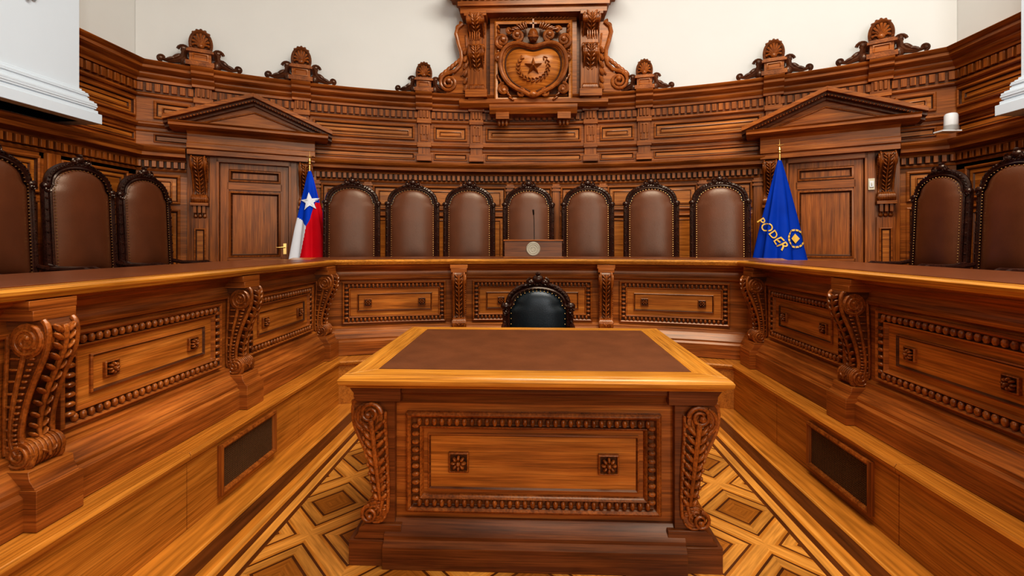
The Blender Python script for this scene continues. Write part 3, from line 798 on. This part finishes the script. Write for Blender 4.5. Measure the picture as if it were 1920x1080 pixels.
    mb.tube([(-w + .03, .0, .14), (w - .03, .0, .14)], .012, f, 6)
    return mb
cm = chair('judge_chair', LEA, .315, 1.535, 1.26, .53, .50, .60)
first = cm.finish('judge_chair')
def place(src, name, x, y, z, rot):
    ob = bpy.data.objects.new(name, src.data); sc.collection.objects.link(ob); ob.location = (x, y, z); ob.rotation_euler = (0, 0, rot); return ob
RCH = 6.35
ok = False
for ph in (-18.4, -12.5, -6.7, -.5, 5.65, 12.0, 18.4):
    p = radians(ph); x, y = RCH * sin(p), CY + RCH * cos(p)
    if not ok: first.location = (x, y, PZ); first.rotation_euler = (0, 0, -p); ok = True
    else: place(first, 'judge_chair', x, y, PZ, -p)
for y in (3.14, 3.82, 4.48, 2.46): place(first, 'judge_chair', -3.65, y, PZ, pi / 2)
for y in (4.48, 3.80, 3.12): place(first, 'judge_chair', 3.60, y, PZ, -pi / 2)
chair('desk_armchair', LEB, .262, 1.07, .85, .44, .46, .70, fr=.024, depth=.23).finish('desk_armchair', loc=(.035, 3.10, 0))

# ------------------------------------------------------------ flags
def flag(name, px, py, z_top, z_pole, L, wmax, cols, extra):
    fin = MB(lambda a, o, z: (px + a, py + o, z))
    fin.lathe((0, 0, 0), [(.012, PZ + .04), (.012, z_pole)], BRASS, 10)
    fin.lathe((0, 0, PZ), [(.15, 0), (.15, .02), (.10, .035), (.03, .05), (.02, .10)], BRASS, 20)
    fin.ell((0, 0, z_pole + .01), (.02, .02, .02), BRASS)
    fin.lathe((0, 0, z_pole), [(.006, .02), (.022, .035), (.016, .05), (.005, .075), (.004, .11), (.001, .16)], BRASS, 10)
    fin.tube([(-.045, 0, z_pole + .10), (0, 0, z_pole + .085), (.045, 0, z_pole + .10)], [.004, .010, .004], BRASS)
    def rx(v): return .016 + wmax * v ** .85
    def fold(a, v): return 1 + .17 * min(1, v * 2) * sin(7 * a + 1.1 + 1.3 * v) + .05 * v * sin(13 * a)
    def P(a, v):
        r = rx(v) * fold(a, v)
        return (r * sin(a) + .02 * v, -.60 * r * cos(a), z_top - L * v)
    na, nv = 180, 110
    base = fin.add([P(2 * pi * i / na, v / nv) for v in range(nv + 1) for i in range(na)])
    for v in range(nv):
        for i in range(na):
            j = (i + 1) % na; a = 2 * pi * (i + .5) / na
            fin.face((base + v * na + i, base + v * na + j, base + (v + 1) * na + j, base + (v + 1) * na + i), cols(a if a < pi else a - 2 * pi, (v + .5) / nv))
    def onf(x, z, e=.006):
        v = (z_top - z) / L; a = 0
        for _ in range(12):
            q = (x - .02 * v) / (rx(v) * fold(a, v)); a = .5 * a + .5 * asin(max(-.98, min(.98, q)))
        p = P(a, v); return (x, p[1] - e, z)
    extra(fin, onf)
    return fin.finish(name, smooth=60)
def chile(a, v):
    s_ = sin(a)
    if cos(a) < -.1: return F_RED if s_ > 0 else F_WHITE if v > .4 else F_BLUE
    if v < .28: sr = 1.1
    elif v < .50: sr = .75 - (v - .28) / .22 * .75
    else: sr = -(v - .5) * 1.0
    if s_ > sr: return F_RED
    return F_BLUE if v < .40 + .10 * (s_ + .9) else F_WHITE
def star(fin, onf):
    cx, cz = .032, 1.808; r = .113
    pts = []
    for i in range(10):
        a = pi / 2 + .12 + i * pi / 5; q = r if i % 2 == 0 else r * .4
        pts.append((cx + q * cos(a), cz + q * sin(a)))
    c = onf(cx, cz, .012); i0 = fin.add([c])
    def sub(p, q, n=4): return [(p[0] + (q[0] - p[0]) * k / n, p[1] + (q[1] - p[1]) * k / n) for k in range(n)]
    rim = []
    for i in range(10): rim += sub(pts[i], pts[(i + 1) % 10])
    mid = [(cx + (x - cx) * .5, cz + (z - cz) * .5) for x, z in rim]
    ir = fin.add([onf(x, z, .011) for x, z in rim]); im = fin.add([onf(x, z, .012) for x, z in mid]); n = len(rim)
    for k in range(n):
        j = (k + 1) % n
        fin.face((ir + k, ir + j, im + j, im + k), F_WHITE); fin.face((im + k, im + j, i0), F_WHITE)
flag('chilean_flag', -2.645, 5.30, 2.18, 2.255, 1.34, .265, chile, star)
def blue(a, v): return F_BLUE2
def emblem(fin, onf):
    for txt, ang, ox, oz, size in (('PODER', radians(-57), -.27, 1.575, .125),):
        cu = bpy.data.curves.new('t', 'FONT'); cu.body = txt; cu.size = size; cu.resolution_u = 3; cu.offset = .0015
        ob = bpy.data.objects.new('t', cu); sc.collection.objects.link(ob)
        dg = bpy.context.evaluated_depsgraph_get(); me = bpy.data.meshes.new_from_object(ob.evaluated_get(dg))
        bpy.data.objects.remove(ob)
        bm = bmesh.new(); bm.from_mesh(me); bmesh.ops.triangulate(bm, faces=bm.faces)
        bmesh.ops.subdivide_edges(bm, edges=[e for e in bm.edges if e.calc_length() > .03], cuts=1)
        bmesh.ops.triangulate(bm, faces=bm.faces)
        vs = [v.co.copy() for v in bm.verts]; bm.verts.index_update()
        i0 = fin.add([onf(ox + v.x * cos(ang) - v.y * sin(ang), oz + v.x * sin(ang) + v.y * cos(ang), .011) for v in vs])
        for f_ in bm.faces: fin.face(tuple(i0 + v.index for v in f_.verts), GOLD)
        bm.free()
    def patch(P):
        i0 = fin.add([onf(x, z, .013) for x, z in P]); fin.face(tuple(range(i0, i0 + len(P))), GOLD)
    # plain stand-in mark: ring of short blocks around a diamond
    ox, oz = .11, 1.375
    for k in range(16):
        a0, a1 = 2 * pi * k / 16, 2 * pi * (k + .8) / 16
        patch([(ox + r * cos(a), oz + r * sin(a)) for r, a in ((.085, a0), (.105, a0), (.105, a1), (.085, a1))])
    for q in (-1, 1):
        patch([(ox, oz - .055), (ox + q * .045, oz), (ox, oz + .055)])
flag('blue_flag', 2.786, 5.25, 2.266, 2.34, 1.40, .29, blue, emblem)

# ------------------------------------------------------------ small things
mb = MB(lambda a, o, z: (a, 4.28 - o, z))
mb.loft([[(x, -.16, 1.187), (x, .02, 1.187), (x, .0, 1.35), (x, -.10, 1.35)] for x in (-.27, .27)], W_D)
mb.box(-.28, .28, -.12, .012, 1.345, 1.358, W_H); mb.box(-.28, .28, -.17, .028, 1.187, 1.198, W_H)
mb.disc_o((0, 1.272), .066, .0, .022, BRONZE, 32)
for r in (.058, .042, .02):
    mb.tube([(r * cos(2 * pi * i / 24), .022, 1.272 + r * sin(2 * pi * i / 24)) for i in range(25)], .003, BRONZE, 5)
mb.finish('nameplate_box', bevel=.002)
mb = MB(lambda a, o, z: (a, o, z))
mb.lathe((.01, 4.52, 1.187), [(.05, 0), (.05, .012), (.02, .02), (.012, .03)], BLACK, 18)
mb.tube([(.01, 4.52, 1.20), (.01, 4.52, 1.40), (.008, 4.50, 1.55), (.003, 4.46, 1.62)], .004, BLACK, 6)
mb.tube([(.004, 4.468, 1.605), (.0, 4.44, 1.65)], [.008, .009], BLACK, 8)
mb.finish('gooseneck_microphone')
mb = MB(lambda a, o, z: (4.30 + a, 4.84 + o, 2.467 + z))
mb.box(-.13, .06, -.055, .055, 0, .014, WPL)
mb.lathe((0, 0, .014), [(.058, 0), (.060, .01), (.060, .05), (.055, .055)], GREYP, 24)
mb.lathe((0, 0, .069), [(.056, 0), (.058, .01), (.056, .10), (.050, .118), (.035, .126)], WPL, 24)
mb.finish('motion_detector')

# ------------------------------------------------------------ lights
def area(name, loc, rot, sx, sy, p, col):
    l = bpy.data.lights.new(name, 'AREA'); l.shape = 'RECTANGLE'; l.size = sx; l.size_y = sy; l.energy = p; l.color = col
    o = bpy.data.objects.new(name, l); o.location = loc; o.rotation_euler = rot; sc.collection.objects.link(o); return o
area('skylight_lamp', (1.3, 1.4, 6.88), (0, 0, 0), 3.6, 3.6, 520, (1.0, .965, .90))  # area light added overhead; the skylight around it is made up
for k, cx in enumerate((-2.65, 0, 2.65)):
    area('window_daylight', (cx, -4.45, 3.6), (radians(90), 0, 0), 1.4, 3.9, (5, 60, 175)[k], (.92, .96, 1.0))  # unseen fill lights added behind the camera, strongest on the right
w = bpy.data.worlds.new('world'); sc.world = w; w.use_nodes = True
w.node_tree.nodes['Background'].inputs[0].default_value = (.8, .9, 1, 1); w.node_tree.nodes['Background'].inputs[1].default_value = .4

cam = bpy.data.cameras.new('camera'); co = bpy.data.objects.new('camera', cam); sc.collection.objects.link(co)
co.location = (0, 0, 1.33); co.rotation_euler = (radians(90), 0, radians(2.0))
cam.lens = 16; cam.sensor_width = 36; cam.shift_x = -.0052; cam.shift_y = -.0443; cam.clip_start = .05
sc.camera = co
